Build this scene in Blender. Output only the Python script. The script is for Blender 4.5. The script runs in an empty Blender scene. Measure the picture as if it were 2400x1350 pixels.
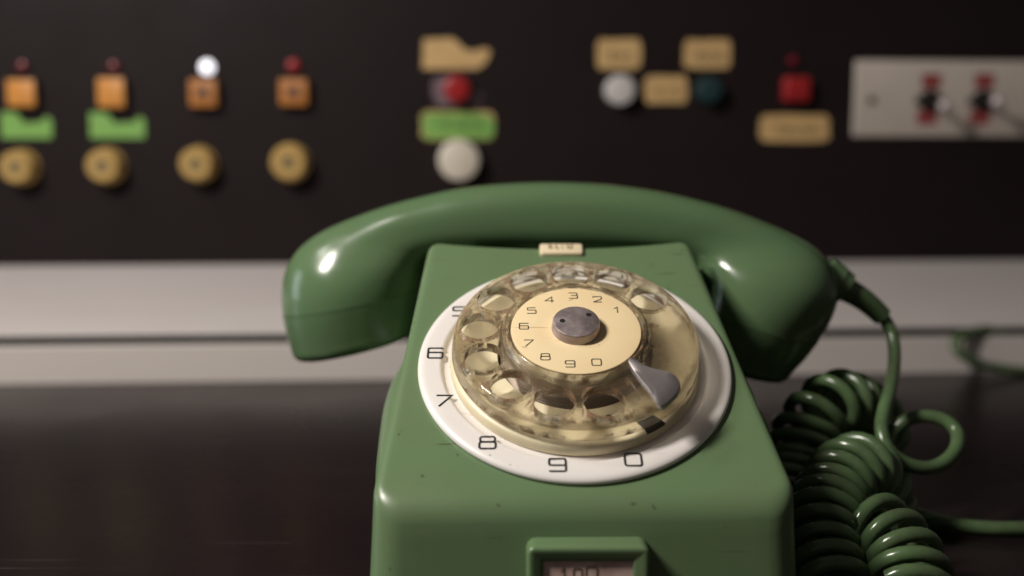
import bpy, bmesh, math, random
from mathutils import Vector, Matrix
from math import sin, cos, pi, radians, sqrt
random.seed(7)
MM = 0.001
S = bpy.context.scene
COL = S.collection

# ------------------------------------------------------------------ camera
H = 142.6                      # camera height above the desk (mm)
PITCH = radians(7.0)
cam = bpy.data.cameras.new('camera'); camo = bpy.data.objects.new('camera', cam)
COL.objects.link(camo); S.camera = camo
camo.location = (0, 0, H * MM); camo.rotation_euler = (pi / 2 - PITCH, 0, 0)
cam.sensor_width = 36; cam.lens = 36.0
cam.clip_start = 0.01; cam.clip_end = 50
cam.dof.use_dof = True; cam.dof.focus_distance = 0.332; cam.dof.aperture_fstop = 4.5
cam.dof.aperture_blades = 0

# ------------------------------------------------------------------ world + lamps
world = bpy.data.worlds.new('World'); S.world = world; world.use_nodes = True
bg = world.node_tree.nodes['Background']
bg.inputs[0].default_value = (1.0, 0.88, 0.82, 1); bg.inputs[1].default_value = 0.065

def area(name, loc, target, sx, sy, power, color):
    L = bpy.data.lights.new(name, 'AREA'); L.shape = 'RECTANGLE'; L.size = sx; L.size_y = sy
    L.energy = power; L.color = color
    o = bpy.data.objects.new(name, L); COL.objects.link(o); o.location = loc
    d = Vector(target) - Vector(loc); o.rotation_euler = d.to_track_quat('-Z', 'Y').to_euler()
    return o
area('ceiling_lamp', (-0.52, 0.105, 0.66), (0.0, 0.42, 0.08), 0.09, 0.22, 8.2, (1.0, 0.93, 0.87))
area('ceiling_lamp_small', (-0.80, 0.33, 0.98), (0.0, 0.42, 0.08), 0.10, 0.10, 1.8, (1.0, 0.95, 0.9))
area('cool_side_fill', (-1.5, 0.55, 0.35), (0.0, 0.38, 0.08), 0.4, 0.6, 2.6, (0.80, 0.93, 1.0))  # added bluish fill from the left to brighten the left edges, no window there

S.view_settings.view_transform = 'Standard'; S.view_settings.look = 'None'
S.view_settings.exposure = 0; S.view_settings.gamma = 1; S.view_settings.use_curve_mapping = False
S.render.engine = 'CYCLES'
S.cycles.max_bounces = 14; S.cycles.transmission_bounces = 14; S.cycles.transparent_max_bounces = 16
S.cycles.caustics_refractive = True; S.cycles.caustics_reflective = True
S.cycles.blur_glossy = 0.5

# ------------------------------------------------------------------ helpers
def sd(px, py, f=2400.0):
    return ((px - 1200) / f, (py - 675) / f)
def W(px, py, z):
    """point (mm) seen at photo pixel px,py at depth z mm"""
    a, b = sd(px, py); x = a * z; y = b * z
    return Vector((x, z * cos(PITCH) - y * sin(PITCH), H - z * sin(PITCH) - y * cos(PITCH)))

def lin(r, g, b):
    f = lambda c: (c / 12.92 if c <= .04045 else ((c + .055) / 1.055) ** 2.4)
    return (f(r / 255), f(g / 255), f(b / 255), 1)

def mat(name, base, rough=0.4, metal=0.0, spec=0.5, noise=0.0, nscale=60, dark=None, bump=0.0, bscale=300,
        rvar=0.0, emit=None, trans=0.0, ior=1.5, coat=0.0, stretch=None, specks=None, wear=None):
    m = bpy.data.materials.new(name); m.use_nodes = True
    nt = m.node_tree; N = nt.nodes; Lk = nt.links; p = N['Principled BSDF']
    p.inputs['Base Color'].default_value = (*base[:3], 1); p.inputs['Roughness'].default_value = rough
    p.inputs['Metallic'].default_value = metal; p.inputs['IOR'].default_value = ior
    p.inputs['Specular IOR Level'].default_value = spec; p.inputs['Transmission Weight'].default_value = trans
    p.inputs['Coat Weight'].default_value = coat; p.inputs['Coat Roughness'].default_value = 0.08
    tc = N.new('ShaderNodeTexCoord'); mp = N.new('ShaderNodeMapping'); Lk.new(tc.outputs['Object'], mp.inputs[0])
    if stretch: mp.inputs['Scale'].default_value = stretch
    colsock = None
    if noise > 0:
        n = N.new('ShaderNodeTexNoise'); n.inputs['Scale'].default_value = nscale; n.inputs['Detail'].default_value = 6
        n.inputs['Roughness'].default_value = 0.62
        Lk.new(mp.outputs[0], n.inputs['Vector'])
        r = N.new('ShaderNodeMapRange'); r.inputs[1].default_value = 0.35; r.inputs[2].default_value = 0.75
        r.inputs[3].default_value = 0; r.inputs[4].default_value = noise; Lk.new(n.outputs[0], r.inputs[0])
        mx = N.new('ShaderNodeMix'); mx.data_type = 'RGBA'
        mx.inputs[6].default_value = (*base[:3], 1)
        dk = dark if dark else tuple(c * 0.55 for c in base[:3])
        mx.inputs[7].default_value = (*dk[:3], 1); Lk.new(r.outputs[0], mx.inputs[0])
        colsock = mx.outputs[2]
    if specks:
        sc, thr, scol, amt = specks
        n = N.new('ShaderNodeTexNoise'); n.inputs['Scale'].default_value = sc; n.inputs['Detail'].default_value = 3
        Lk.new(tc.outputs['Object'], n.inputs['Vector'])
        r = N.new('ShaderNodeMapRange'); r.inputs[1].default_value = thr; r.inputs[2].default_value = thr + .05
        r.inputs[4].default_value = amt
        Lk.new(n.outputs[0], r.inputs[0])
        mx2 = N.new('ShaderNodeMix'); mx2.data_type = 'RGBA'; Lk.new(r.outputs[0], mx2.inputs[0])
        if colsock: Lk.new(colsock, mx2.inputs[6])
        else: mx2.inputs[6].default_value = (*base[:3], 1)
        mx2.inputs[7].default_value = (*scol[:3], 1); colsock = mx2.outputs[2]
    if wear:
        wcol, wamt, wsc = wear; last = None
        for rot, a_, b_ in ((.5, .12, 1.0), (-.8, .10, 1.2), (1.9, .15, .9)):
            mq = N.new('ShaderNodeMapping'); mq.inputs['Rotation'].default_value = (.3 * rot, .2, rot); mq.inputs['Scale'].default_value = (wsc * a_, wsc * b_, wsc * b_)
            Lk.new(tc.outputs['Object'], mq.inputs[0])
            nq = N.new('ShaderNodeTexNoise'); nq.inputs['Scale'].default_value = 1.0; nq.inputs['Detail'].default_value = 2; nq.inputs['Distortion'].default_value = .3
            Lk.new(mq.outputs[0], nq.inputs['Vector'])
            rq = N.new('ShaderNodeMapRange'); rq.inputs[1].default_value = .73; rq.inputs[2].default_value = .79; rq.inputs[4].default_value = wamt; Lk.new(nq.outputs[0], rq.inputs[0])
            if last is None: last = rq.outputs[0]
            else:
                aq = N.new('ShaderNodeMath'); aq.operation = 'MAXIMUM'; Lk.new(last, aq.inputs[0]); Lk.new(rq.outputs[0], aq.inputs[1]); last = aq.outputs[0]
        mq2 = N.new('ShaderNodeMix'); mq2.data_type = 'RGBA'; Lk.new(last, mq2.inputs[0])
        if colsock: Lk.new(colsock, mq2.inputs[6])
        else: mq2.inputs[6].default_value = (*base[:3], 1)
        mq2.inputs[7].default_value = (*wcol, 1); colsock = mq2.outputs[2]
    if colsock: Lk.new(colsock, p.inputs['Base Color'])
    if rvar > 0:
        n = N.new('ShaderNodeTexNoise'); n.inputs['Scale'].default_value = nscale * 1.7; n.inputs['Detail'].default_value = 5
        Lk.new(mp.outputs[0], n.inputs['Vector'])
        r = N.new('ShaderNodeMapRange'); r.inputs[1].default_value = .3; r.inputs[2].default_value = .7
        r.inputs[3].default_value = rough; r.inputs[4].default_value = rough + rvar
        Lk.new(n.outputs[0], r.inputs[0]); Lk.new(r.outputs[0], p.inputs['Roughness'])
    if bump > 0:
        n = N.new('ShaderNodeTexNoise'); n.inputs['Scale'].default_value = bscale; n.inputs['Detail'].default_value = 4
        Lk.new(mp.outputs[0], n.inputs['Vector'])
        b = N.new('ShaderNodeBump'); b.inputs['Strength'].default_value = 1.0; b.inputs['Distance'].default_value = bump * MM
        Lk.new(n.outputs[0], b.inputs['Height']); Lk.new(b.outputs[0], p.inputs['Normal'])
    if emit:
        p.inputs['Emission Color'].default_value = (*emit[0][:3], 1); p.inputs['Emission Strength'].default_value = emit[1]
    return m

GREEN = (0.120, 0.200, 0.095)
M = {}
M['green'] = mat('green_plastic', GREEN, 0.24, noise=.5, nscale=18, dark=(.145, .178, .088), rvar=.14, bump=.02, bscale=900,
                 specks=(260, .70, (.05, .045, .03), .6), wear=((.055, .06, .03), .55, 330))
M['green_gloss'] = mat('green_handset_plastic', (0.090, 0.163, 0.076), 0.13, noise=.5, nscale=26, dark=(.118, .155, .075), rvar=.14, bump=.02, bscale=600)
M['green_cord'] = mat('green_cord_vinyl', (0.085, 0.15, 0.062), 0.13, noise=.75, nscale=55, dark=(.042, .040, .026), rvar=.16, bump=.05, bscale=500)
M['ring'] = mat('white_ring_plastic', (0.80, 0.765, 0.73), 0.28, noise=.3, nscale=25, dark=(.72, .66, .58), rvar=.08,
                specks=(420, .72, (.12, .08, .05), .8), wear=((.5, .42, .36), .6, 380))
M['ringedge'] = M['ring']
M['cream'] = mat('aged_cream_plastic', (0.80, 0.72, 0.49), 0.35, noise=.6, nscale=60, dark=(.58, .46, .28), rvar=.1)
M['card'] = mat('yellowed_card', (0.86, 0.70, 0.42), 0.5, noise=.5, nscale=45, dark=(.80, .56, .27), specks=(300, .70, (.4, .25, .12), .6), wear=((.45, .3, .14), .7, 500))
M['ink'] = mat('black_ink', (0.02, 0.022, 0.022), 0.5, noise=.3, nscale=200)
M['steel'] = mat('worn_steel', (0.52, 0.44, 0.43), 0.32, metal=.75, noise=.9, nscale=150, dark=(.20, .15, .15), rvar=.25, bump=.03, bscale=500)
M['stop'] = mat('finger_stop_steel', (0.47, 0.43, 0.42), 0.36, metal=.8, noise=.4, nscale=80, dark=(.36, .32, .31), rvar=.1)
M['mech'] = mat('dark_brown_metal', (0.34, 0.28, 0.22), 0.38, metal=.7, noise=.5, nscale=120)
M['hole'] = mat('black_hole', (0.006, 0.005, 0.005), 0.7, noise=.1)
M['panel'] = mat('dark_enamel_panel', (0.0140, 0.0088, 0.0092), 0.5, spec=.14, noise=.5, nscale=9, dark=(.0100, .0078, .0072), rvar=.15, bump=.04, bscale=200)
M['lip'] = mat('painted_metal_trim', (0.57, 0.53, 0.51), 0.42, noise=.4, nscale=14, dark=(.43, .37, .36), rvar=.1, stretch=(.3, 1, 1))
M['trim_lower'] = mat('painted_metal_lip', (0.62, 0.57, 0.53), 0.4, noise=.25, nscale=14, dark=(.50, .45, .43), rvar=.1, stretch=(.3, 1, 1))
M['orange'] = mat('orange_button_plastic', (0.66, 0.28, 0.055), 0.4, noise=.4, nscale=90)
M['orange_dark'] = mat('grimy_orange_button_plastic', (0.50, 0.19, 0.04), 0.45, noise=.6, nscale=90)
M['tan'] = mat('tan_tape_label', (0.60, 0.40, 0.17), 0.6, noise=.5, nscale=60, dark=(.44, .27, .12))
M['brass'] = mat('tan_knob_plastic', (0.52, 0.34, 0.11), 0.4, noise=.5, nscale=60, dark=(.3, .18, .06))
M['olive'] = mat('knob_centre', (0.20, 0.15, 0.06), 0.5, noise=.3)
M['labelgreen'] = mat('green_tape_label', (0.20, 0.42, 0.09), 0.5, noise=.4, nscale=70, dark=(.15, .32, .07))
M['red'] = mat('red_button_plastic', (0.33, 0.016, 0.018), 0.35, noise=.3, nscale=50)
M['reddark'] = mat('unlit_red_lens', (0.18, 0.012, 0.02), 0.25, noise=.3, nscale=50)
M['white'] = mat('white_button_plastic', (0.66, 0.60, 0.50), 0.4, noise=.3, nscale=50)
M['greywhite'] = mat('grey_white_button', (0.60, 0.57, 0.55), 0.4, noise=.3, nscale=50)
M['teal'] = mat('dark_teal_button', (0.015, 0.04, 0.045), 0.35, noise=.3, nscale=50)
M['plate'] = mat('aluminium_switch_plate', (0.52, 0.46, 0.40), 0.5, noise=.4, nscale=40, dark=(.40, .35, .31), rvar=.1)
M['black'] = mat('black_bakelite', (0.012, 0.010, 0.009), 0.4, noise=.3)
M['chrome'] = mat('chrome_ball', (0.60, 0.52, 0.52), 0.3, metal=.3, noise=.2)
M['redlabel'] = mat('red_print_label', (0.28, 0.05, 0.05), 0.6, noise=.4, nscale=90)
M['lit'] = mat('lit_lens', (0.9, 0.9, 0.95), 0.3, emit=((0.93, 0.92, 1.0), 1.3), noise=.05)
M['paper'] = mat('pink_paper_card', (0.90, 0.68, 0.60), 0.7, noise=.8, nscale=120, dark=(.40, .24, .20))
M['ivory'] = mat('ivory_badge', (0.78, 0.66, 0.44), 0.35, noise=.2, nscale=90)
M['badgeink'] = mat('faded_badge_ink', (0.20, 0.15, 0.08), 0.6, noise=.2)
M['smear'] = mat('grey_tape_residue', (0.16, 0.11, 0.13), 0.7, noise=.5, nscale=80)

# desk: near-black laminate with fine scratches and dust
def desk_mat():
    m = mat('dark_laminate_desk', (0.012, 0.0068, 0.007), 0.24, noise=.6, nscale=7, dark=(.006, .0045, .0065), rvar=.10, spec=.32, ior=1.40)
    nt = m.node_tree; N = nt.nodes; Lk = nt.links; p = N['Principled BSDF']
    tc = N.new('ShaderNodeTexCoord')
    last = None
    for k, (rot, sx, sy) in enumerate(((.35, 8, 420), (-.9, 9, 520), (1.35, 7, 600))):
        mp = N.new('ShaderNodeMapping'); mp.inputs['Rotation'].default_value = (0, 0, rot); mp.inputs['Scale'].default_value = (sx, sy, 1)
        Lk.new(tc.outputs['Object'], mp.inputs[0])
        n = N.new('ShaderNodeTexNoise'); n.inputs['Scale'].default_value = 1.0; n.inputs['Detail'].default_value = 1.5
        Lk.new(mp.outputs[0], n.inputs['Vector'])
        r = N.new('ShaderNodeMapRange'); r.inputs[1].default_value = .73; r.inputs[2].default_value = .80; Lk.new(n.outputs[0], r.inputs[0])
        if last is None: last = r.outputs[0]
        else:
            a = N.new('ShaderNodeMath'); a.operation = 'MAXIMUM'; Lk.new(last, a.inputs[0]); Lk.new(r.outputs[0], a.inputs[1]); last = a.outputs[0]
    vn = N.new('ShaderNodeTexVoronoi'); vn.inputs['Scale'].default_value = 95; Lk.new(tc.outputs['Object'], vn.inputs['Vector'])
    vr = N.new('ShaderNodeMapRange'); vr.inputs[1].default_value = .05; vr.inputs[2].default_value = .02
    Lk.new(vn.outputs['Distance'], vr.inputs[0])
    wn = N.new('ShaderNodeTexNoise'); wn.inputs['Scale'].default_value = 30; Lk.new(tc.outputs['Object'], wn.inputs['Vector'])
    wr = N.new('ShaderNodeMapRange'); wr.inputs[1].default_value = .55; wr.inputs[2].default_value = .62; Lk.new(wn.outputs[0], wr.inputs[0])
    mm_ = N.new('ShaderNodeMath'); mm_.operation = 'MULTIPLY'; Lk.new(vr.outputs[0], mm_.inputs[0]); Lk.new(wr.outputs[0], mm_.inputs[1])
    a = N.new('ShaderNodeMath'); a.operation = 'MAXIMUM'; Lk.new(last, a.inputs[0]); Lk.new(mm_.outputs[0], a.inputs[1])
    s = N.new('ShaderNodeMath'); s.operation = 'MULTIPLY'; s.inputs[1].default_value = .35; Lk.new(a.outputs[0], s.inputs[0])
    old = p.inputs['Base Color'].links[0].from_socket
    mx = N.new('ShaderNodeMix'); mx.data_type = 'RGBA'; Lk.new(s.outputs[0], mx.inputs[0]); Lk.new(old, mx.inputs[6])
    mx.inputs[7].default_value = (.16, .13, .12, 1); Lk.new(mx.outputs[2], p.inputs['Base Color'])
    return m
M['desk'] = desk_mat()

# finger wheel: clear acrylic gone yellow and smeared with grime
def acrylic():
    m = bpy.data.materials.new('yellowed_clear_acrylic'); m.use_nodes = True
    nt = m.node_tree; N = nt.nodes; Lk = nt.links; p = N['Principled BSDF']; out = N['Material Output']
    tc = N.new('ShaderNodeTexCoord')
    n = N.new('ShaderNodeTexNoise'); n.inputs['Scale'].default_value = 95; n.inputs['Detail'].default_value = 8; n.inputs['Roughness'].default_value = .7
    n.inputs['Distortion'].default_value = .1
    Lk.new(tc.outputs['Object'], n.inputs['Vector'])
    r = N.new('ShaderNodeMapRange'); r.inputs[1].default_value = .3; r.inputs[2].default_value = .85; Lk.new(n.outputs[0], r.inputs[0])
    mx = N.new('ShaderNodeMix'); mx.data_type = 'RGBA'; Lk.new(r.outputs[0], mx.inputs[0])
    mx.inputs[6].default_value = (.985, .97, .925, 1); mx.inputs[7].default_value = (.93, .875, .75, 1)
    p.inputs['Transmission Weight'].default_value = 1.0; p.inputs['IOR'].default_value = 1.42
    Lk.new(mx.outputs[2], p.inputs['Base Color'])
    rr = N.new('ShaderNodeMapRange'); rr.inputs[1].default_value = .4; rr.inputs[2].default_value = .8
    rr.inputs[3].default_value = .01; rr.inputs[4].default_value = .09; Lk.new(n.outputs[0], rr.inputs[0]); Lk.new(rr.outputs[0], p.inputs['Roughness'])
    # film of grime lying on the surface
    d = N.new('ShaderNodeBsdfDiffuse'); d.inputs[0].default_value = (.56, .44, .28, 1)
    t = N.new('ShaderNodeBsdfTransparent'); t.inputs[0].default_value = (.97, .93, .84, 1)
    m1 = N.new('ShaderNodeMixShader'); m1.inputs[0].default_value = .25
    Lk.new(p.outputs[0], m1.inputs[1]); Lk.new(t.outputs[0], m1.inputs[2])
    gr = N.new('ShaderNodeMapRange'); gr.inputs[1].default_value = .4; gr.inputs[2].default_value = .75
    gr.inputs[3].default_value = .02; gr.inputs[4].default_value = .10; Lk.new(n.outputs[0], gr.inputs[0])
    m2 = N.new('ShaderNodeMixShader'); Lk.new(gr.outputs[0], m2.inputs[0]); Lk.new(m1.outputs[0], m2.inputs[1]); Lk.new(d.outputs[0], m2.inputs[2])
    geo = N.new('ShaderNodeNewGeometry')
    pr = N.new('ShaderNodeMapRange'); pr.inputs[1].default_value = .515; pr.inputs[2].default_value = .56; Lk.new(geo.outputs['Pointiness'], pr.inputs[0])
    n3 = N.new('ShaderNodeTexNoise'); n3.inputs['Scale'].default_value = 260; n3.inputs['Detail'].default_value = 7
    Lk.new(tc.outputs['Object'], n3.inputs['Vector'])
    r3 = N.new('ShaderNodeMapRange'); r3.inputs[1].default_value = .48; r3.inputs[2].default_value = .62; Lk.new(n3.outputs[0], r3.inputs[0])
    r4 = N.new('ShaderNodeMapRange'); r4.inputs[1].default_value = .58; r4.inputs[2].default_value = .85; r4.inputs[4].default_value = .18; Lk.new(n3.outputs[0], r4.inputs[0])
    e1 = N.new('ShaderNodeMath'); e1.operation = 'MULTIPLY'; Lk.new(pr.outputs[0], e1.inputs[0]); Lk.new(r3.outputs[0], e1.inputs[1])
    e2 = N.new('ShaderNodeMath'); e2.operation = 'MAXIMUM'; Lk.new(e1.outputs[0], e2.inputs[0]); Lk.new(r4.outputs[0], e2.inputs[1])
    e3 = N.new('ShaderNodeMath'); e3.operation = 'MULTIPLY'; e3.inputs[1].default_value = .85; Lk.new(e2.outputs[0], e3.inputs[0])
    d2 = N.new('ShaderNodeBsdfDiffuse'); d2.inputs[0].default_value = (.24, .15, .09, 1)
    m3 = N.new('ShaderNodeMixShader'); Lk.new(e3.outputs[0], m3.inputs[0]); Lk.new(m2.outputs[0], m3.inputs[1]); Lk.new(d2.outputs[0], m3.inputs[2])
    Lk.new(m3.outputs[0], out.inputs['Surface'])
    return m
M['acrylic'] = acrylic()

# ---- mesh building (all input in mm)
def obj(name, verts, faces, m, parent=None, mtx=None, smooth=True, angle=35, label=None):
    me = bpy.data.meshes.new(name)
    me.from_pydata([Vector(v) * MM for v in verts], [], faces); me.validate(); me.update()
    bm = bmesh.new(); bm.from_mesh(me); bmesh.ops.recalc_face_normals(bm, faces=bm.faces); bm.to_mesh(me); bm.free()
    if smooth:
        me.shade_smooth()
        me.set_sharp_from_angle(angle=radians(angle))
    me.materials.append(m if not isinstance(m, str) else M[m])
    o = bpy.data.objects.new(name, me); COL.objects.link(o)
    if parent: o.parent = parent
    if mtx is not None: o.matrix_local = mtx
    if label: o['label'] = label
    return o
def empty(name, loc_mm, rz, label, cat, group=None):
    o = bpy.data.objects.new(name, None); COL.objects.link(o); o.location = Vector(loc_mm) * MM
    o.rotation_euler = (0, 0, rz); o.empty_display_size = .02
    o['label'] = label; o['category'] = cat
    if group: o['group'] = group
    return o
def join(*parts):
    V = []; F = []
    for v, f in parts:
        b = len(V); V += [tuple(q) for q in v]; F += [tuple(i + b for i in ff) for ff in f]
    return V, F
def loft(rings, cap0=True, cap1=True):
    n = len(rings[0]); V = [tuple(p) for r in rings for p in r]; F = []
    for i in range(len(rings) - 1):
        for j in range(n):
            a = i * n + j; b = i * n + (j + 1) % n; F.append((a, b, b + n, a + n))
    if cap0: F.append(tuple(range(n))[::-1])
    if cap1: F.append(tuple(range((len(rings) - 1) * n, len(rings) * n)))
    return V, F
def lathe(profile, seg=96, closed=False, axis=None):
    V = []; F = []; n = len(profile)
    for k in range(seg):
        a = 2 * pi * k / seg
        for r, h in profile: V.append((r * cos(a), r * sin(a), h))
    for k in range(seg):
        for i in range(n if closed else n - 1):
            a = k * n + i; b = k * n + (i + 1) % n; c = ((k + 1) % seg) * n + (i + 1) % n; d = ((k + 1) % seg) * n + i
            F.append((a, d, c, b))
    if not closed:
        if profile[0][0] > 1e-4: F.append(tuple(k * n for k in range(seg)))
        if profile[-1][0] > 1e-4: F.append(tuple(k * n + n - 1 for k in range(seg)))
    return V, F
def xf(vf, mt):
    v, f = vf; return [tuple(mt @ Vector(p)) for p in v], f
def rbox(sx, sy, sz, r=.6, seg=3):
    """box sx,sy centred, z 0..sz, rounded vertical corners and rounded top rim"""
    def outline(inset):
        hx, hy = sx / 2 - inset, sy / 2 - inset; rr = max(r - inset, .02); P = []
        for cx, cy, a0 in ((hx - rr, hy - rr, 0), (-hx + rr, hy - rr, 90), (-hx + rr, -hy + rr, 180), (hx - rr, -hy + rr, 270)):
            for k in range(seg + 1):
                a = radians(a0 + 90 * k / seg); P.append((cx + rr * cos(a), cy + rr * sin(a)))
        return P
    rings = [[(x, y, 0) for x, y in outline(0)]]
    e = min(r, sz * .5)
    for k in range(seg + 1):
        a = pi / 2 * k / seg; rings.append([(x, y, sz - e + e * sin(a)) for x, y in outline(e * .9 * (1 - cos(a)))])
    return loft(rings)
def tube(path, rad, seg=12, caps=True):
    """path list of Vector; rad float or function of t"""
    P = [Vector(p) for p in path]; n = len(P); rings = []; nrm = None
    for i in range(n):
        t = (P[min(i + 1, n - 1)] - P[max(i - 1, 0)]).normalized()
        if nrm is None:
            nrm = t.orthogonal().normalized()
        else:
            nrm = (nrm - t * nrm.dot(t)).normalized()
        b = t.cross(nrm); r = rad(i / (n - 1)) if callable(rad) else rad
        rings.append([P[i] + (nrm * cos(2 * pi * k / seg) + b * sin(2 * pi * k / seg)) * r for k in range(seg)])
    return loft(rings, caps, caps)
def catmull(pts, n=8, closed=False):
    P = [Vector(p) for p in pts]; out = []
    for i in range(len(P) - 1):
        p0 = P[max(i - 1, 0)]; p1 = P[i]; p2 = P[i + 1]; p3 = P[min(i + 2, len(P) - 1)]
        if i == 0: p0 = p1 * 2 - p2
        if i == len(P) - 2: p3 = p2 * 2 - p1
        for k in range(n):
            t = k / n
            out.append(.5 * ((2 * p1) + (p2 - p0) * t + (2 * p0 - 5 * p1 + 4 * p2 - p3) * t * t + (3 * p1 - p0 - 3 * p2 + p3) * t ** 3))
    out.append(P[-1]); return out

# ------------------------------------------------------------------ setting
o = obj('desk', [(-1600, -300, 0), (1600, -300, 0), (1600, 900, 0), (-1600, 900, 0)], [(0, 1, 2, 3)], 'desk', smooth=False)
o['kind'] = 'structure'

# ------------------------------------------------------------------ control console
YP = 828.6; PY = radians(3.45)
con = empty('control_console', (0, YP, 0), PY, 'dark control console with coloured buttons and knobs above a pale metal ledge', 'console')
U = Vector((cos(PY), sin(PY), 0)); NRM = Vector((sin(PY), -cos(PY), 0))
def PP(px, py, out=0.0):
    """photo pixel -> local (u, z) on the plane standing 'out' mm proud of the panel"""
    d = W(px, py, 100.0) - Vector((0, 0, H)); c = Vector((0, 0, H)); p0 = Vector((0, YP, 0)) + NRM * out
    t = (p0 - c).dot(NRM) / d.dot(NRM); q = c + d * t - Vector((0, YP, 0))
    return q.dot(U), q.z
def box(x0, x1, y0, y1, z0, z1):
    V = [(x, y, z) for x in (x0, x1) for y in (y0, y1) for z in (z0, z1)]
    return V, [(0, 1, 3, 2), (4, 6, 7, 5), (0, 4, 5, 1), (2, 3, 7, 6), (0, 2, 6, 4), (1, 5, 7, 3)]
LY = -(YP - 667.6)
def prism(poly_yz, x0, x1):
    n = len(poly_yz); V = [(x0, y, z) for y, z in poly_yz] + [(x1, y, z) for y, z in poly_yz]
    return V, [tuple(range(n))[::-1], tuple(range(n, 2 * n))] + [(i, (i + 1) % n, (i + 1) % n + n, i + n) for i in range(n)]
obj('panel_board', *prism([(0, 60), (0, 700), (12, 700), (12, 60)], -900, 900), 'panel', con, smooth=False)
lipz = 25.4
o = obj('front_lip', *prism([(LY, 0.4), (LY, lipz - 1.0), (LY + .4, lipz), (LY + 1.5, lipz), (LY + 1.5, .4)], -900, 900), 'trim_lower', con, smooth=False)
obj('groove', *prism([(LY + 6.0, 15), (LY + 6.0, 31.4), (LY + 9, 31.6), (LY + 9, 15)], -900, 900), 'black', con, smooth=False)
ly1 = -0.3; z1 = 61.4
obj('ledge', *prism([(LY + 1.0, 31.6), (LY + 1.8, 32.3), (ly1, z1), (ly1, z1 - 6), (LY + 3, 31.0), (LY + 1.2, 31.2)], -900, 900), 'lip', con, smooth=False)

PT = Matrix(((1, 0, 0, 0), (0, 0, -1, 0), (0, 1, 0, 0), (0, 0, 0, 1)))    # local z -> out of the panel (-y), local y -> up
def onpanel(px, py, out=0.0, base=0.0):
    """matrix that puts a shape (face up = +z) on the panel, centred where px,py is seen at height 'out'"""
    u, z = PP(px, py, out)
    return Matrix.Translation(Vector((u, -base, z)) * MM) @ PT
def panel_part(name, vf, m, px, py, out=0.0, base=0.0, label=None, par=None, rot=0):
    mt = onpanel(px, py, out, base) @ Matrix.Rotation(radians(rot), 4, 'Z')
    return obj(name, *vf, m, par or con, mt, label=label)
K = 1 / 2.93
def disc_btn(r, h, dome=.8):
    return lathe([(r, 0), (r, h - 1.2), (r - .4, h - .4), (r - 1.4, h), (r * .5, h + dome * .5), (0.0001, h + dome * .7)], 40)
# square push buttons, lamps, knobs in the left bank
def glyph_marks(w, h, n, rnd, th=.7):
    """small dark lettering on a tape label, too blurred in the photo to be read"""
    parts = []
    cw = w / n
    for i in range(n):
        x = -w / 2 + cw * (i + .5); q = rnd.choice('HLTEIN')
        bars = {'H': ((-.3, 0, .12, 1), (.3, 0, .12, 1), (0, 0, .5, .16)), 'L': ((-.3, 0, .12, 1), (0, -.42, .6, .16)), 'T': ((0, 0, .12, 1), (0, .42, .7, .16)),
                'E': ((-.3, 0, .12, 1), (0, .42, .6, .16), (0, 0, .5, .16), (0, -.42, .6, .16)), 'I': ((0, 0, .14, 1),), 'N': ((-.3, 0, .12, 1), (.3, 0, .12, 1), (0, .05, .5, .2))}[q]
        for bx, by, bw, bh in bars:
            x0 = x + (bx - bw / 2) * cw * .8; x1 = x + (bx + bw / 2) * cw * .8
            parts.append(box(x0, x1, (by - bh / 2) * h, (by + bh / 2) * h, 0, .15))
    return join(*parts)
rnd = random.Random(3)
for px, py, w, h, m, lb in ((48, 218, 66, 64, 'orange', 'orange square button at the left end'), (259, 217, 64, 70, 'orange', 'bright orange square button above the green tape label'),
                        (475, 218, 66, 66, 'orange_dark', 'dull orange square button with a dark mark, under the lit white lamp'), (687, 216, 68, 64, 'orange_dark', 'dull orange square button under the red lamp')):
    w *= .94; h *= .94
    hb = panel_part('square_button', rbox(w * K + .6, h * K + .6, 6.4, 1.4), 'black', px, py, 8, 0, lb)
    b = obj('button_cap', *rbox(w * K - .2, h * K - .2, 1.8, 1.1), m, hb, Matrix.Translation(Vector((0, 0, 6.2)) * MM))
    if 'dark' in m:
        g = obj('button_mark', *join(box(-5, -3.2, -5, 4, 0, .2), box(1.2, 4.6, -4, 4.2, 0, .2), box(-3.2, 1.2, -1.4, 1.0, 0, .2), box(-1.4, .7, 1.0, 5, 0, .2)), 'ink', hb, Matrix.Translation(Vector((0, 0, 8.05)) * MM), smooth=False)
for px, py, r, m, lb in ((50, 155, 14, 'reddark', 'unlit dark red lamp at the left end'), (265, 155, 14, 'reddark', 'unlit dark red lamp'), (484, 157, 19, 'lit', 'small round lamp lit white'), (687, 153, 17, 'red', 'small round red lamp'),
                      (1861, 141, 13, 'reddark', 'unlit dark red lamp above the red square button')):
    r *= .86; panel_part('indicator_lamp', lathe([(r * K, 0), (r * K, 1.5), (r * K * .8, 2.8), (r * K * .45, 3.4), (.0001, 3.6)], 32), m, px, py, 3, 0, lb)
for px, py, r in ((34, 392, 37), (238, 389, 38), (457, 385, 38), (675, 381, 41)):
    k = panel_part('rotary_knob', lathe([(r * K + 1.2, 0), (r * K + 1, 2), (r * K, 3), (r * K * .97, 14), (r * K * .86, 16), (r * K * .3, 16), (.0001, 15.6)], 40), 'brass', px, py, 16)
    obj('knob_cap', *lathe([(r * K * .42, 0), (r * K * .40, .8), (r * K * .2, 1.0), (.0001, .6)], 24), 'olive', k, Matrix.Translation(Vector((0, 0, 15.7)) * MM))
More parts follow.
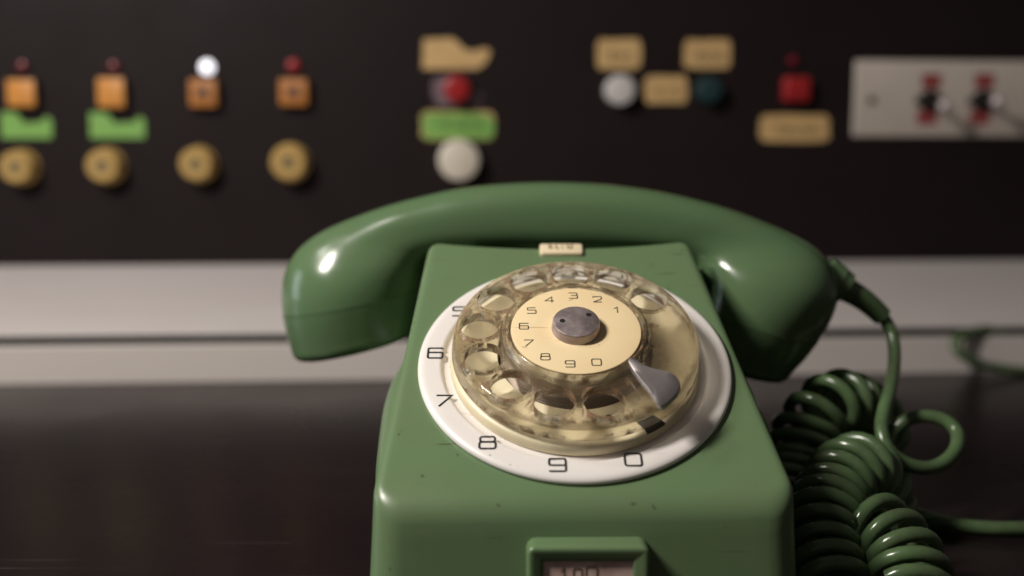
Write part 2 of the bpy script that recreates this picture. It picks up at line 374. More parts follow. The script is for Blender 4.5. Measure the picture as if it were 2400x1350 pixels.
# tape labels
def sheet(poly, th=.5):
    n = len(poly); V = [(x, y, 0) for x, y in poly] + [(x, y, th) for x, y in poly]
    return V, [tuple(range(n))[::-1], tuple(range(n, 2 * n))] + [(i, (i + 1) % n, (i + 1) % n + n, i + n) for i in range(n)]
def tape(px, py, w, h, m, rag=1.0, name='tape_label', text=0, lb=None, th=.5, base=0.05):
    w *= K * .96; h *= K * .96; P = []; cr = min(w, h) * .16
    for (x0, y0), (x1, y1) in (((-w / 2, -h / 2), (w / 2, -h / 2)), ((w / 2, -h / 2), (w / 2, h / 2)), ((w / 2, h / 2), (-w / 2, h / 2)), ((-w / 2, h / 2), (-w / 2, -h / 2))):
        for k in range(5):
            if k == 0: continue
            t = (0, .07, .35, .65, .93)[k] if abs(x1 - x0) > abs(y1 - y0) else (0, .16, .4, .6, .84)[k]; P.append((x0 + (x1 - x0) * t + rnd.uniform(-.5, .5) * rag, y0 + (y1 - y0) * t + rnd.uniform(-.5, .5) * rag))
    o = panel_part(name, sheet(P, th), m, px, py, 0, base, lb)
    if text:
        obj('lettering', *glyph_marks(w * .62, h * .34, text, rnd), 'ink', o, Matrix.Translation(Vector((w * .06, -h * .06, th + .03)) * MM), smooth=False)
    return o
tape(1450, 127, 108, 72, 'tan', 1, text=3, lb='tan label above the grey-white button')
tape(1657, 127, 116, 68, 'tan', 1, text=6, lb='tan label above the dark teal button')
tape(1560, 210, 106, 66, 'tan', 1, text=5, lb='tan label between the grey-white and teal buttons')
tape(1862, 301, 176, 66, 'tan', 1.2, text=7, lb='long tan label under the red square button')
cu, cz = PP(1070, 127)
tp = [(PP(x, y)[0] - cu, PP(x, y)[1] - cz) for x, y in ((990, 162), (992, 92), (1060, 89), (1074, 100), (1088, 116), (1108, 120), (1140, 112), (1150, 122), (1140, 146), (1120, 162))]
panel_part('tape_label', sheet(tp[::-1]), 'tan', 1070, 127, 0, .05, 'torn tan label above the red button')
lb = tape(1073, 294, 178, 68, 'tan', 1.0, lb='tan label with a green strip and dark lettering')
g = obj('green_strip', *sheet([(-27, -9.6), (-26, -10.2), (25, -10.6), (28.5, -7), (29.4, 0), (27, 6.5), (20, 9), (-10, 9.6), (-27, 9.0), (-28, 7)], .4), 'labelgreen', lb, Matrix.Translation(Vector((0, 0, .54)) * MM), smooth=False)
obj('lettering', *glyph_marks(36, 8, 7, rnd), 'ink', lb, Matrix.Translation(Vector((1.5, 0, 1.0)) * MM), smooth=False)
for px, w in ((62, 112), (275, 122)):
    cu, cz = PP(px, 294)
    w2 = w / 2 * K; hh = 29 * K
    poly = [(-w2, -hh), (w2, -hh), (w2 + .5, 4), (w2 - 3, hh * .75), (w2 - 8, 2.5), (-w2 * .1, 1.5), (-w2 * .35, hh), (-w2, hh)]
    panel_part('tape_label', sheet(poly), 'labelgreen', px, 294, 0, .05, 'torn green tape label at the left end' if px < 100 else 'torn green tape label under the bright orange button')
for (px, py, w, h) in ((1030, 207, 34, 50), (1052, 235, 60, 30), (1112, 238, 36, 44)):
    tape(px, py, w, h, 'smear', 1.5, name='tape_residue', base=.01 + px * 1e-4, th=.3)
# round buttons
panel_part('round_button', disc_btn(30 * K, 14), 'red', 1070, 207, 14, 0, 'round red button below the torn tan label')
panel_part('round_button', disc_btn(47 * K, 14, 2.5), 'white', 1075, 375, 14, 0, 'large cream-white round button below the green strip')
panel_part('round_button', disc_btn(34 * K, 12), 'greywhite', 1455, 210, 12, 0, 'grey-white round button')
panel_part('round_button', disc_btn(30 * K, 12), 'teal', 1665, 210, 12, 0, 'dark teal round button')
panel_part('square_button', rbox(60 * K, 56 * K, 10, 1.6), 'red', 1871, 208, 10, 0, 'red square button')
# switch plate
u0, zt = PP(2004, 141); _, zb = PP(2004, 320); u1 = u0 + 175
pl = obj('switch_plate', *rbox(u1 - u0, zt - zb, 2.5, 1.2), 'plate', con, Matrix.Translation(Vector(((u0 + u1) / 2, 0, (zt + zb) / 2)) * MM) @ PT)
def plate_part(name, vf, m, px, py, out=0, base=2.5, label=None, tilt=None):
    u, z = PP(px, py, out)
    mt = Matrix.Translation(Vector((u - (u0 + u1) / 2, z - (zt + zb) / 2, base)) * MM)
    if tilt: mt = mt @ tilt
    return obj(name, *vf, m, pl, mt, label=label)
plate_part('screw', join(lathe([(3.2, 0), (3.0, 1), (1.6, 1.6), (.0001, 1.7)], 20), box(-2.8, 2.8, -.4, .4, 1.5, 1.9)), 'black', 2043, 235, 3)
for sx in (2180, 2304):
    plate_part('red_print', sheet([(-8, -6), (8, -6), (8, 6), (-8, 6)], .3), 'redlabel', sx + 3, 190, 2.5, 2.52)
    plate_part('red_print', sheet([(-8.5, -6), (8.5, -6), (8.5, 6), (-8.5, 6)], .3), 'redlabel', sx - 8, 275, 2.5, 2.52)
    ux, zx = PP(sx, 236, 4); ub, zbb = PP(sx + 36, 247 if sx < 2200 else 238, 30)
    tip = Vector((ub - ux, zbb - zx, 26.0))
    body = join(lathe([(9, 0), (9, 2.2), (6.6, 2.8), (6.2, 6), (4, 6.4), (.0001, 6.4)], 28),
                tube([Vector((0, 0, 4)), Vector((tip.x * .5, tip.y * .5, 15)), tip * .92], lambda t: 2.4 - .6 * t, 12),
                box(-12, 12, -2.8, 2.8, 0.01, 1.6))
    plate_part('toggle_switch', body, 'black', sx, 236, 4, 2.5)
    ballv = []
    for i in range(13):
        a = -pi / 2 + pi * i / 12; ballv.append((max(4.9 * cos(a), 1e-4), 4.9 * sin(a)))
    plate_part('toggle_ball', xf(lathe(ballv, 24), Matrix.Translation(tip)), 'chrome', sx, 236, 4, 2.5)

# ------------------------------------------------------------------ telephone
CX, CY, CZ = 20.9, 338.7, 75.9
TILT = radians(31.8); ct, st = cos(TILT), sin(TILT)
tel = empty('rotary_telephone', (CX, CY, 0), 0, 'green rotary-dial desk telephone with white number ring and clear finger wheel', 'telephone')
FM = Matrix.Translation(Vector((0, 0, CZ)) * MM) @ Matrix.Rotation(TILT, 4, 'X')
def fp(x, y, h):    # face frame -> phone frame (mm)
    return Vector((x, y * ct - h * st, CZ + y * st + h * ct))

def fillet(pts, rads, seg=8):
    n = len(pts); out = []
    for i in range(n):
        p = Vector(pts[i]); r = rads[i]
        if r <= 0: out.append(p); continue
        a = Vector(pts[i - 1]) - p; b = Vector(pts[(i + 1) % n]) - p
        la, lb_ = a.length, b.length; a.normalize(); b.normalize()
        ang = a.angle(b); d = r / math.tan(ang / 2)
        t0 = p + a * d; t1 = p + b * d; c = p + (a + b).normalized() * (r / sin(ang / 2))
        v0 = t0 - c; v1 = t1 - c; tot = v0.angle_signed(v1) if False else math.atan2(v0.x * v1.y - v0.y * v1.x, v0.dot(v1))
        for k in range(seg + 1):
            th = tot * k / seg
            out.append(Vector((c.x + v0.x * cos(th) - v0.y * sin(th), c.y + v0.x * sin(th) + v0.y * cos(th))))
    return out
# face outline, counter-clockwise seen from above: bottom-left, bottom-right, top-right, scooped top edge, top-left
BL, BR, TR, TL = (-62.4, -60.2), (63.9, -58.2), (48.0, 72.0), (-53.0, 71.2)
base_pts = [BL, BR, TR]; rads = [9, 9, 4.2]
for k in range(2, 23):
    u = k / 24; x = TR[0] + (TL[0] - TR[0]) * u; y = TR[1] + (TL[1] - TR[1]) * u
    base_pts.append((x, y - 4.6 * (1 - (2 * u - 1) ** 2))); rads.append(0)
base_pts.append(TL); rads.append(4.2)
def resample_edges(P, step=4.0):
    out = []
    for i in range(len(P)):
        a, b = P[i], P[(i + 1) % len(P)]; L = (b - a).length; k = max(1, int(L / step))
        for j in range(k): out.append(a.lerp(b, j / k))
    return out
C2 = resample_edges(fillet(base_pts, rads))
n2 = len(C2); NR = []
for i in range(n2):
    t = (C2[(i + 1) % n2] - C2[i - 1]).normalized(); NR.append(Vector((t.y, -t.x)))
HF = -1.5
def drad(n): return 3.3 + 2.3 * max(0, -n.y) ** 2 - 1.0 * max(0, n.y)
rings = []
for k in range(9):
    t = k / 8; ring = []
    for c, n in zip(C2, NR):
        d = drad(n); A = fp(c.x - n.x * d, c.y - n.y * d, HF); Cc = fp(c.x, c.y, HF)
        D = Cc + Vector((n.x * .15, n.y * .15, -1)) * (d * .95)
        ring.append(A * (1 - t) ** 2 + Cc * 2 * t * (1 - t) + D * t * t)
    rings.append(ring)
top = rings[-1]
for k in range(1, 9):
    t = k / 8; ring = []
    for p, n in zip(top, NR):
        z = p.z * (1 - t) + 1.2 * t
        out = (3.2 * max(0, -n.y) + 2.2 * abs(n.x)) * (t ** 1.1) if n.y < .5 else 0
        ring.append(Vector((p.x + n.x * out, p.y + n.y * out, z)))
    rings.append(ring)
rings_in = []
for t in (.03, .07, .5):     # inner rings of the flat face, to keep its shading clean
    rings_in.append([Vector(p).lerp(fp(0, 5, HF), t) for p in rings[0]])
V, F = loft(rings_in[::-1] + rings, False, True)
V.append(tuple(fp(0, 5, HF))); ci = len(V) - 1
F += [(ci, (j + 1) % n2, j) for j in range(n2)]
obj('body_shell', V, F, 'green', tel, angle=40)

# lower housing that bulges out beside and behind the wedge and carries the cradle
def sup(n_, a, b, ex):
    P = []
    for k in range(n_):
        th = 2 * pi * k / n_; c, s = cos(th), sin(th)
        P.append((a * abs(c) ** (2 / ex) * (1 if c >= 0 else -1), b * abs(s) ** (2 / ex) * (1 if s >= 0 else -1)))
    return P
prof = [(-48, 57.0, 30), (-40, 60.5, 40), (-28, 64.5, 50.5), (-12, 67.3, 61), (6, 68.4, 69.5), (24, 69.0, 76), (40, 68.6, 79), (60, 67.5, 80), (90, 66.5, 80), (120, 65.5, 74), (140, 63, 60), (150, 59, 40), (153, 54, 22)]
rings = []
for y, hw, zt_ in [tuple(v) for v in catmull([Vector(p) for p in prof], 3)]:
    ring = []
    for x, z in sup(56, hw, 1.0, 3.4):
        zz = 1.0 + (zt_ - 1.0) * (z + 1) / 2 if z < 0 else 1.0 + (zt_ - 1) * (.5 + .5 * z)
        ring.append((x + 1 - .02 * y, y, zz))
    rings.append(ring)
obj('rear_housing', *loft(rings), 'green', tel, angle=60)
# cradle hooks that hold the handset
for s in (-1, 1):
    P = [Vector((s * 40, 62, 70)), Vector((s * 42, 74, 80)), Vector((s * 42, 96, 98)), Vector((s * 42, 108, 100)), Vector((s * 42, 120, 104))]
    obj('cradle_prong', *join(box(s * 46 - 9, s * 46 + 9, 66, 124, 66, 100.5), box(s * 46 - 9, s * 46 + 9, 114, 124, 100.51, 112)), 'green', tel, smooth=False)

# rubber feet
for sx in (-48, 48):
    for sy in (-38, 132):
        obj('foot', *xf(lathe([(6, 0), (6, 1.6), (5, 2)], 20), Matrix.Translation((sx, sy, 0))), 'black', tel)

# badge at the top edge of the face
bd = obj('badge', *rbox(16.6, 6.4, 1.6, 1.1, 4), 'ivory', tel, FM @ Matrix.Translation(Vector((-1.9, 64.2, HF + .02)) * MM))
obj('lettering', *join(box(-4.9, -4.2, -1, 1.6, 0, .08), box(-4.2, -3.1, -.9, -.3, 0, .08), box(-4.1, -3.4, .4, 1.0, 0, .08), box(-2.2, -1.6, -1.2, 1.4, 0, .08), box(-1.6, -.8, -1.2, -.7, 0, .08),
                       box(.1, .8, -1.2, -.6, 0, .08), box(.2, .7, .5, 1.1, 0, .08), box(2.3, 2.9, -1.2, 1.6, 0, .08), box(2.9, 4.2, -1.2, -.7, 0, .08), box(3.7, 4.3, -.7, 1.5, 0, .08)), 'badgeink', bd,
    Matrix.Translation(Vector((0, .6, 1.63)) * MM), smooth=False)

# number ring
ringp = [(52.2, -1.4), (52.5, -.7), (52.4, 0), (51.8, .55), (50.9, .85), (50.2, .95), (49.4, 1.0), (45.6, 1.0), (44.9, .9), (44.5, .5), (44.0, -.3), (43.6, -.6), (42, -.7), (36, -.7), (36, -1.4)]
nr = obj('number_ring', *lathe(ringp, 160, True), 'ring', tel, FM, angle=50)

# digits drawn as thin strokes in the wide squared style of the dial
def rr(x0, y0, x1, y1, r=.16, skip=None):
    pts = []
    for cx, cy, a0 in ((x1 - r, y1 - r, 0), (x0 + r, y1 - r, 90), (x0 + r, y0 + r, 180), (x1 - r, y0 + r, 270)):
        for k in range(4):
            a = radians(a0 + 30 * k); pts.append((cx + r * cos(a), cy + r * sin(a)))
    pts.append(pts[0]); return pts
def arcs(*seq, r=.14):
    """polyline with rounded corners"""
    P = [Vector(p) for p in seq]; out = [P[0]]
    for i in range(1, len(P) - 1):
        a = (P[i - 1] - P[i]); b = (P[i + 1] - P[i]); d = min(r, a.length * .5, b.length * .5)
        p0 = P[i] + a.normalized() * d; p1 = P[i] + b.normalized() * d
        for k in range(5):
            t = k / 4; out.append(p0 * (1 - t) ** 2 + P[i] * 2 * t * (1 - t) + p1 * t * t)
    out.append(P[-1]); return [(p[0], p[1]) for p in out]
DG = {
    '0': [rr(-.5, -.5, .5, .5)],
    '1': [[(-.32, .22), (.05, .5), (.05, -.5)]],
    '2': [arcs((-.48, .28), (-.48, .5), (.48, .5), (.48, .05), (-.48, -.5), (.5, -.5), r=.12)],
    '3': [arcs((-.48, .5), (.46, .5), (.46, .02), (-.2, .02)), arcs((.3, .02), (.5, .02), (.5, -.5), (-.48, -.5))],
    '4': [[(.28, -.5), (.28, .5), (-.5, -.22), (.5, -.22)]],
    '5': [arcs((.46, .5), (-.46, .5), (-.46, .08), (.5, .08), (.5, -.5), (-.5, -.5))],
    '6': [arcs((.46, .42), (.46, .5), (-.5, .5), (-.5, -.5), (.5, -.5), (.5, .06), (-.48, .06))],
    '7': [[(-.5, .5), (.5, .5), (-.3, -.5)]],
    '8': [rr(-.46, .06, .46, .5), rr(-.5, -.5, .5, .06)],
    '9': [arcs((-.46, -.42), (-.46, -.5), (.5, -.5), (.5, .5), (-.5, .5), (-.5, -.02), (.48, -.02))],
}
def strokes(ch, w, h, th, dep=.08):
    parts = []
    for pl_ in DG[ch]:
        P = [Vector((x * w, y * h, 0)) for x, y in pl_]
        closed = (P[0] - P[-1]).length < 1e-5
        L = []; R_ = []
        nP = len(P)
        for i in range(nP):
            a = P[i] - P[i - 1] if i > 0 else (P[0] - P[-2] if closed else P[1] - P[0])
            b = P[i + 1] - P[i] if i < nP - 1 else (P[1] - P[0] if closed else P[-1] - P[-2])
            a = a.normalized(); b = b.normalized(); t = (a + b).normalized() if (a + b).length > .2 else b
            nn = Vector((-t.y, t.x, 0)); m = 1 / max(.55, nn.dot(Vector((-b.y, b.x, 0))))
            L.append(P[i] + nn * th / 2 * m); R_.append(P[i] - nn * th / 2 * m)
        n = len(P); V = [tuple(v) for v in L] + [tuple(v) for v in R_] + [(v.x, v.y, dep) for v in L] + [(v.x, v.y, dep) for v in R_]
        F = []
        for i in range(n - 1):
            F += [(2 * n + i, 2 * n + i + 1, 3 * n + i + 1, 3 * n + i), (i, n + i, n + i + 1, i + 1),
                  (i, i + 1, 2 * n + i + 1, 2 * n + i), (n + i, 3 * n + i, 3 * n + i + 1, n + i + 1)]
        if not closed: F += [(0, 2 * n, 3 * n, n), (n - 1, 2 * n - 1, 4 * n - 1, 3 * n - 1)]
        parts.append((V, F))
    return join(*parts)
STEP = 28.42; A0 = .61
for k in range(1, 11):
    a = radians(90 + A0 + (k - 3) * STEP); ch = str(k % 10)
    obj('numeral', *strokes(ch, 5.0, 4.9, .70), 'ink', nr, Matrix.Translation(Vector(((46.9 if k != 1 else 45.3) * cos(a), (46.9 if k != 1 else 45.3) * sin(a), 1.02)) * MM), smooth=False)

# cream drum under the wheel, with the small dark holes
DH = 3.6
cd = obj('cream_disc', *lathe([(41.4, -.5), (41.7, .6), (41.5, 2.6), (40.9, 3.4), (39.6, DH), (36, DH), (25.8, DH), (25.6, DH - 1), (25.6, -.5)], 128, True), 'cream', tel, FM, angle=50)
for x, y in ((-6.6, -27.9), (8.7, -27.0), (-30.5, 2.9), (-26.9, 17.8)):
    q = Vector((x, y)).normalized() * 30.6
    obj('pin_hole', *lathe([(1.25, 0), (1.2, .05), (.0001, .05)], 20), 'hole', cd, Matrix.Translation(Vector((q.x, q.y, DH + .02)) * MM))
obj('cream_disc_slot', *sheet([(41.3 * cos(radians(a)), 41.3 * sin(radians(a))) for a in range(-60, -49, 2)] + [(33.0 * cos(radians(a)), 33.0 * sin(radians(a))) for a in range(-50, -61, -2)], DH + .25), 'black', tel, FM, smooth=False)
# hub drum (ribbed dark metal) under the card
hp = [(25.3, -.4)]
for k in range(7): hp += [(25.3 - k * .28, 1 + k * .9), (24.8 - k * .28, 1.45 + k * .9)]
hp += [(22.6, 8.2), (20.6, 8.6), (20.4, 13.6)]
obj('hub_drum', *lathe(hp, 96), 'mech', tel, FM, angle=25)
# number card
card = obj('number_card', *lathe([(20.6, 13.7), (21.3, 13.8), (21.4, 14.2), (21.2, 14.75), (20.6, 14.9), (12, 14.9), (.0001, 14.9)], 96), 'card', tel, FM, angle=50)
for k in range(1, 11):
    a = radians(90 + A0 + (k - 3) * STEP); ch = str(k % 10)
    obj('numeral', *strokes(ch, 2.95, 2.9, .36, .04), 'ink', card, Matrix.Translation(Vector((17.06 * cos(a), 17.06 * sin(a), 14.93)) * MM), smooth=False)
# hub cap
hub = obj('hub_cap', *lathe([(8.0, 14.92), (7.95, 15.6), (7.7, 16.0), (7.7, 17.7), (7.5, 18.1), (7.0, 18.3), (3, 18.38), (.0001, 18.4)], 64), 'steel', tel, FM, angle=40)
for x, y in ((-4.5, 0.0), (4.2, 3.0)):
    obj('pin_hole', *lathe([(.95, 0), (.9, .05), (.0001, .05)], 20), 'hole', hub, Matrix.Translation(Vector((x, y, 18.37)) * MM))

# clear finger wheel: lathed dome with ten holes cut through it
wp = [(22.0, 9.2), (21.9, 14.6), (22.2, 15.5), (22.9, 15.75), (23.6, 15.3), (24.1, 14.3), (24.5, 13.3), (24.9, 12.9), (38.6, 12.9), (39.5, 12.4), (40.15, 11.4), (40.5, 9.8), (40.7, 8.2), (40.9, 5.6), (40.6, 5.2), (39.9, 5.2),
      (39.7, 7.6), (39.3, 8.8), (38.6, 9.2), (24.9, 9.2)]
wv, wf = lathe(wp, 160, True)
wheel = obj('finger_wheel', wv, wf, 'acrylic', tel, FM, angle=34)
cuts = []
for k in range(1, 11):
    a = radians(90 + .5 + (k - 3) * 27.5)
    cuts.append(xf(lathe([(6.5, 5), (6.5, 17)], 56), Matrix.Translation((31.9 * cos(a), 31.9 * sin(a), 0))))
cv, cf = join(*cuts)
cut = obj('wheel_hole_cutter', cv, cf, 'acrylic', tel, FM, smooth=False)
bo = wheel.modifiers.new('holes', 'BOOLEAN'); bo.operation = 'DIFFERENCE'; bo.object = cut; bo.solver = 'EXACT'
bv = wheel.modifiers.new('bevel', 'BEVEL'); bv.width = .4 * MM; bv.segments = 3; bv.limit_method = 'ANGLE'; bv.angle_limit = radians(50); bv.harden_normals = True
bpy.context.view_layer.update()
dg = bpy.context.evaluated_depsgraph_get()
newme = bpy.data.meshes.new_from_object(wheel.evaluated_get(dg)); wheel.modifiers.clear(); wheel.data = newme
newme.name = 'finger_wheel'
bpy.data.objects.remove(cut)

# finger stop: bent steel tongue over the wheel
tongue_top = [(15.9, -15.6), (17.6, -16.2), (19.8, -18.6), (22.6, -20.3), (26.0, -21.4), (29.0, -22.9), (30.6, -25.4), (30.3, -28.3), (28.2, -31.2), (25.3, -34.2), (23.4, -34.6), (21.6, -32.0), (19.6, -28.0), (17.2, -22.6), (15.6, -17.6)]
def stoph(x, y):
    r = sqrt(x * x + y * y)
    return 16.6 if r < 36 else 16.6 - (r - 36) ** 1.5 * .14
P2 = catmull([Vector((x, y, 0)) for x, y in tongue_top + tongue_top[:1]], 3)[:-1]
r_in = []
cxs = sum(p.x for p in P2) / len(P2); cys = sum(p.y for p in P2) / len(P2)
def tr_(sc, dz):
    return [Vector((cxs + (p.x - cxs) * sc, cys + (p.y - cys) * sc, stoph(cxs + (p.x - cxs) * sc, cys + (p.y - cys) * sc) + dz)) for p in P2]
V, F = loft([tr_(.94, -2.3), tr_(1, -1.9), tr_(1, -.25), tr_(.95, 0), tr_(.5, 0.05)], True, True)
leg = []
a0 = radians(-53)
for r_, h_, w_ in ((38.5, 15.2, 3.6), (40.9, 14.2, 3.6), (41.9, 11.5, 3.4), (42.3, 6.0, 3.2), (42.3, -.4, 3.0)):
    c = Vector((r_ * cos(a0), r_ * sin(a0), h_)); tg = Vector((-sin(a0), cos(a0), 0)); rd = Vector((cos(a0), sin(a0), 0))
    leg.append([c + tg * w_ + rd * .5, c - tg * w_ + rd * .5, c - tg * w_ - rd * .5, c + tg * w_ - rd * .5])
fs = obj('finger_stop', V, F, 'stop', tel, FM, angle=45)

# label window on the front face
fr = []
fy = -57.8
def frame_ring(x0, x1, z0, z1, r, seg=5):
    P = []
    for cx, cz, a0_ in ((x1 - r, z1 - r, 0), (x0 + r, z1 - r, 90), (x0 + r, z0 + r, 180), (x1 - r, z0 + r, 270)):
        for k in range(seg + 1):
            a = radians(a0_ + 90 * k / seg); P.append((cx + r * cos(a), cz + r * sin(a)))
    return P
x0, x1 = -16.6, 18.6; z1_ = 33.6; z0_ = 10.0
def FR(i, y, rad):
    return [Vector((x, y, z)) for x, z in frame_ring(x0 + i, x1 - i, z0_ + i, z1_ - i, max(rad - i, .3))]
V, F = loft([FR(-.4, fy + 8.5, 3), FR(0, fy + 3.2, 2.6), FR(0, fy + .8, 2.4), FR(.5, fy + .15, 2.2), FR(1.2, fy, 2), FR(2.2, fy + .3, 1.6), FR(3.6, fy + .6, 1.2), FR(4.5, fy + .9, .8), FR(4.7, fy + 1.2, .6), FR(4.7, fy + 5.0, .6)], False, False)
lw = obj('label_window', V, F, 'green', tel, angle=50)
obj('paper_card', *box(x0 + 4.2, x1 - 4.2, fy + 1.75, fy + 2.1, z0_ + 4.4, z1_ - 4.4), 'paper', lw, smooth=False)
ty = fy + 1.68
def writ(x, z, w, h, ch):
    v, f = strokes(ch, w, h, .5, .06)
    return [(q[0] + x, ty - q[2] * 1.0, q[1] + z) for q in v], f
obj('handwriting', *join(writ(-2.0, 24.2, 2.4, 4.6, '0'), writ(2.0, 24.6, 3.2, 4.8, '0'), writ(-6.0, 24.6, 2.2, 4.5, '1')), 'badgeink', lw, smooth=False)

# ------------------------------------------------------------------ handset
HX, HY = 18.4, 428.0
HYAW = radians(-3.6)
hs = empty('handset', (HX, HY, 60), HYAW, 'glossy green telephone handset lying across the cradle', 'handset')
Lh = [((-112.5, 62.0), (-59, 74.4), 26.4), ((-114.8, 71), (-58, 83.5), 28), ((-116, 78.5), (-56.5, 90), 28.8), ((-116.3, 88), (-55.2, 96), 28.2), ((-114, 98), (-54, 100), 25.8), ((-108, 107), (-52, 102.7), 22.4),
      ((-98, 114), (-48.5, 104.5), 19.4), ((-84, 120), (-42, 105.6), 17.7), ((-66, 126), (-32, 106), 17.2), ((-42, 131.5), (-19, 105.8), 17.1), ((-20, 133.9), (-9, 105.6), 17.1), ((0, 134.5), (0, 105.2), 17.1)]
Rh = [((98, 55.5), (50, 69.5), 26.5), ((103.5, 62), (53, 77), 29), ((108.5, 69.5), (55.5, 84.5), 31.2), ((113.8, 79.5), (57, 91.5), 32.2), ((116, 90), (57.6, 97), 31), ((113.4, 99.5), (56.5, 100.5), 27.6), ((107.5, 107), (54, 103), 23),
      ((98, 112.8), (50, 104.6), 19.4), ((84, 118.9), (43, 105.6), 17.5), ((66, 125.2), (32, 106), 17.2), ((42, 130.8), (19, 105.8), 17.1), ((20, 133.6), (9, 105.6), 17.1)]
def interp(seq):
    pts = [Vector((o_[0], o_[1], 0)) for o_, i_, d_ in seq]; ins = [Vector((i_[0], i_[1], 0)) for o_, i_, d_ in seq]; dd = [Vector((d_, 0, 0)) for o_, i_, d_ in seq]
    a = catmull(pts, 5); b = catmull(ins, 5); c = catmull(dd, 5)
    return list(zip(a, b, [q.x for q in c]))
def ring_of(O, I, d, ex, n=56, sc=1.0, shift=0.0):
    c = (O + I) / 2; u = (O - I) / 2; P = []
    nd = Vector((u.y, -u.x, 0)).normalized()
    for x, y in sup(n, 1, 1, ex):
        q = c + u * x * sc + nd * shift; P.append(Vector((q.x, y * d * sc, q.y - 60)))
    return P
allsec = interp(Lh + Rh[::-1])
NL = 2 * 5       # seam index on each side
tot = len(allsec)
def ex_at(i):
    t = min(i, tot - 1 - i) / 5.0
    return 2.0 + .75 * max(0, min(1, (t - 3) / 6))
rings = [ring_of(*allsec[i], ex_at(i)) for i in range(NL, tot - NL)]
V, F = loft(rings, True, True)
obj('handle', V, F, 'green_gloss', hs, angle=60)
for side, nm in ((0, 'earpiece_cap'), (1, 'mouthpiece_cap')):
    sec = allsec[:NL + 1] if side == 0 else allsec[tot - NL - 1:][::-1]
    rr_ = [ring_of(*s_, 2.0, sc=1.0) for s_ in sec]
    sgn = 1 if side == 0 else -1
    O, I, d = sec[0]
    c = (O + I) / 2; u = (O - I) / 2; nd = Vector((u.y, -u.x, 0)).normalized()
    if nd.y > 0: nd = -nd
    def rx(sc, sh):
        P = []
        for x, y in sup(56, 1, 1, 2.0):
            q = c + u * x * sc + nd * sh; P.append(Vector((q.x, y * d * sc, q.y - 60)))
        return P
    sec0 = sec[-1]; seam = [ring_of(*sec0, 2.0, sc=.965), ring_of(*[a * .9 + b * .1 if isinstance(a, Vector) else a for a, b in zip(sec0, sec[-2])], 2.0, sc=1.006)]
    end = [rx(.995, 1.2), rx(.97, 2.6), rx(.92, 3.8), rx(.85, 4.4), rx(.7, 4.2), rx(.35, 3.4), rx(.05, 3.2)]
    V, F = loft(end[::-1] + rr_[:-1] + seam[::-1], True, True)
    obj(nm, V, F, 'green_gloss', hs, angle=50)
# cord collar on the right end
def HL(px, py):   # photo px at the handset's depth -> handset-local mm
    return Vector(((px - 1312) / 5.58, 0, 90.2 - (py - 675) * .1779 - 60))
a = HL(1930, 640); b = HL(1978, 672)
dirn = (b - a).normalized()
obj('cord_collar', *tube([a, a + dirn * 2, a + dirn * 6.2, a + dirn * 6.5, b, b + dirn * .6], lambda t: [7.8, 7.8, 7.8, 7.4, 7.0, 6.0][min(5, int(round(t * 5)))], 24), 'green_gloss', hs, angle=40)

# ------------------------------------------------------------------ coiled handset cord
cord = empty('coiled_cord', tuple(W(2000, 1150, 372).xy) + (0,), 0, 'green coiled handset cord heaped on the desk beside the telephone, running up to the handset', 'cord')
co = cord.location / MM
def cpart(name, vf, label=None, m='green_cord'):
    v, f = vf; return obj(name, [Vector(p) - co for p in v], f, m, cord, angle=60, label=label)
WR = 2.6
s0 = Vector((HX, HY, 60)) + Matrix.Rotation(HYAW, 3, 'Z') @ b; s1 = W(2068, 742, 426)
sl = [s0.lerp(s1, k / 6) + Vector((0, 0, 1.2 * sin(pi * k / 6))) for k in range(7)]
cpart('strain_relief_sleeve', tube(sl, lambda t: 5.2 - 1.1 * t, 18))
straight = [W(*q) for q in ((2040, 716, 426), (2068, 742, 426), (2088, 775, 425), (2096, 820, 421), (2094, 870, 415), (2084, 920, 404), (2071, 965, 396), (2066, 1005, 390), (2078, 1048, 386), (2115, 1082, 386),
                            (2165, 1097, 388), (2210, 1085, 392), (2240, 1052, 398), (2243, 1015, 404), (2216, 986, 408), (2170, 975, 411), (2125, 985, 413), (2096, 1008, 414), (2082, 1045, 414))]
cpart('plain_cord', tube(catmull(straight, 8), WR, 14), 'plain lead from the handset ending in a loose loop')
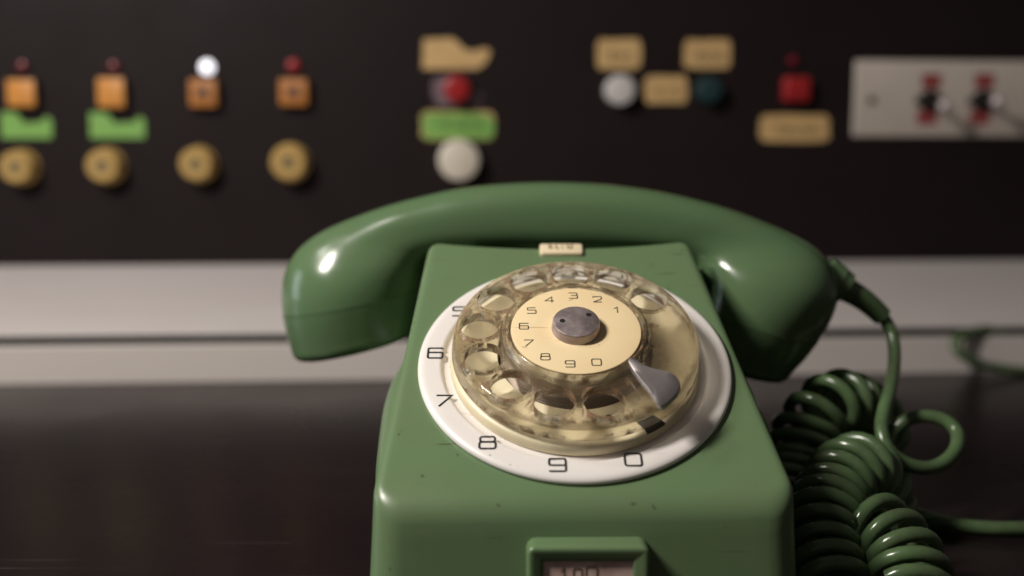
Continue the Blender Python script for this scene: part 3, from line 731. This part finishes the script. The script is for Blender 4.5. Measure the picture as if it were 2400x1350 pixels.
def helix(path, R=10.6, pitch=5.9, wr=WR, ph=0.0, per=26, flip=1):
    P = catmull(path, 12); L = [0]
    for i in range(1, len(P)): L.append(L[-1] + (P[i] - P[i - 1]).length)
    T = []; Nn = []; nrm = None
    for i in range(len(P)):
        t = (P[min(i + 1, len(P) - 1)] - P[max(i - 1, 0)]).normalized()
        nrm = t.orthogonal().normalized() if nrm is None else (nrm - t * nrm.dot(t)).normalized()
        T.append(t); Nn.append(nrm.copy())
    turns = L[-1] / pitch; N_ = int(turns * per); out = []; j = 0
    for k in range(N_ + 1):
        s = L[-1] * k / N_
        while j < len(L) - 2 and L[j + 1] < s: j += 1
        u = (s - L[j]) / max(1e-6, L[j + 1] - L[j]); c = P[j].lerp(P[j + 1], u); t = T[j].lerp(T[j + 1], u).normalized(); n = Nn[j].lerp(Nn[j + 1], u)
        n = (n - t * n.dot(t)).normalized(); bb = t.cross(n); th = ph + flip * 2 * pi * k / per + .35 * sin(s * .19 + ph)
        wob = 1 + .035 * sin(s * .23 + ph) + .03 * sin(s * .71 + 2 * ph)
        out.append(c + (n * cos(th) + bb * sin(th)) * R * wob)
    return tube(out, wr, 10)
coil1 = [W(*q) for q in ((1840, 1175, 385), (1862, 1105, 398), (1880, 1040, 404), (1908, 978, 408), (1950, 945, 412), (2000, 950, 420), (2040, 985, 428), (2058, 1040, 434))]
cpart('coil', helix(coil1, 11.2, 7.5, ph=.4), 'dark coil nearest the telephone, arching under the mouthpiece')
coil2 = [W(*q) for q in ((2062, 1200, 392), (2050, 1130, 388), (2010, 1102, 381), (1970, 1130, 372), (1942, 1180, 362), (1926, 1240, 352), (1930, 1310, 342), (1950, 1400, 330))]
cpart('coil', helix(coil2, 11.2, 7.0, ph=1.3), 'middle coil with bright turns at its crest')
coil3 = [W(*q) for q in ((2010, 1330, 370), (2015, 1262, 362), (2050, 1245, 354), (2090, 1275, 345), (2120, 1325, 336), (2135, 1400, 326))]
cpart('coil', helix(coil3, 11.6, 7.2, ph=2.2), 'foreground coil farthest to the right')

# ------------------------------------------------------------------ plain flat cords
def desk_pt(px, py, h=3.0):
    d = W(px, py, 100.0) - Vector((0, 0, H)); t = (h - H) / d.z; return Vector((0, 0, H)) + d * t
lc = [desk_pt(*q) for q in ((2040, 1180), (2100, 1192), (2160, 1210), (2220, 1226), (2290, 1236), (2370, 1239), (2480, 1236), (2650, 1225))]
o = obj('telephone_cord', *tube(catmull(lc, 6), 2.8, 12), 'green_cord', angle=60)
o['label'] = 'plain green cord lying on the desk to the right of the foreground coil'; o['category'] = 'cord'; o['group'] = 'plain green telephone cords'
bc = [W(*q) for q in ((2560, 800, 720), (2420, 778, 712), (2330, 772, 700), (2268, 780, 690), (2240, 800, 684), (2248, 826, 682), (2285, 848, 684), (2340, 862, 688), (2430, 872, 692), (2560, 878, 698))]
o = obj('telephone_cord', *tube(catmull(bc, 6), 3.1, 12), 'green_cord', angle=60)
o['label'] = 'blurred green cord looped against the pale ledge at the right edge'; o['category'] = 'cord'; o['group'] = 'plain green telephone cords'
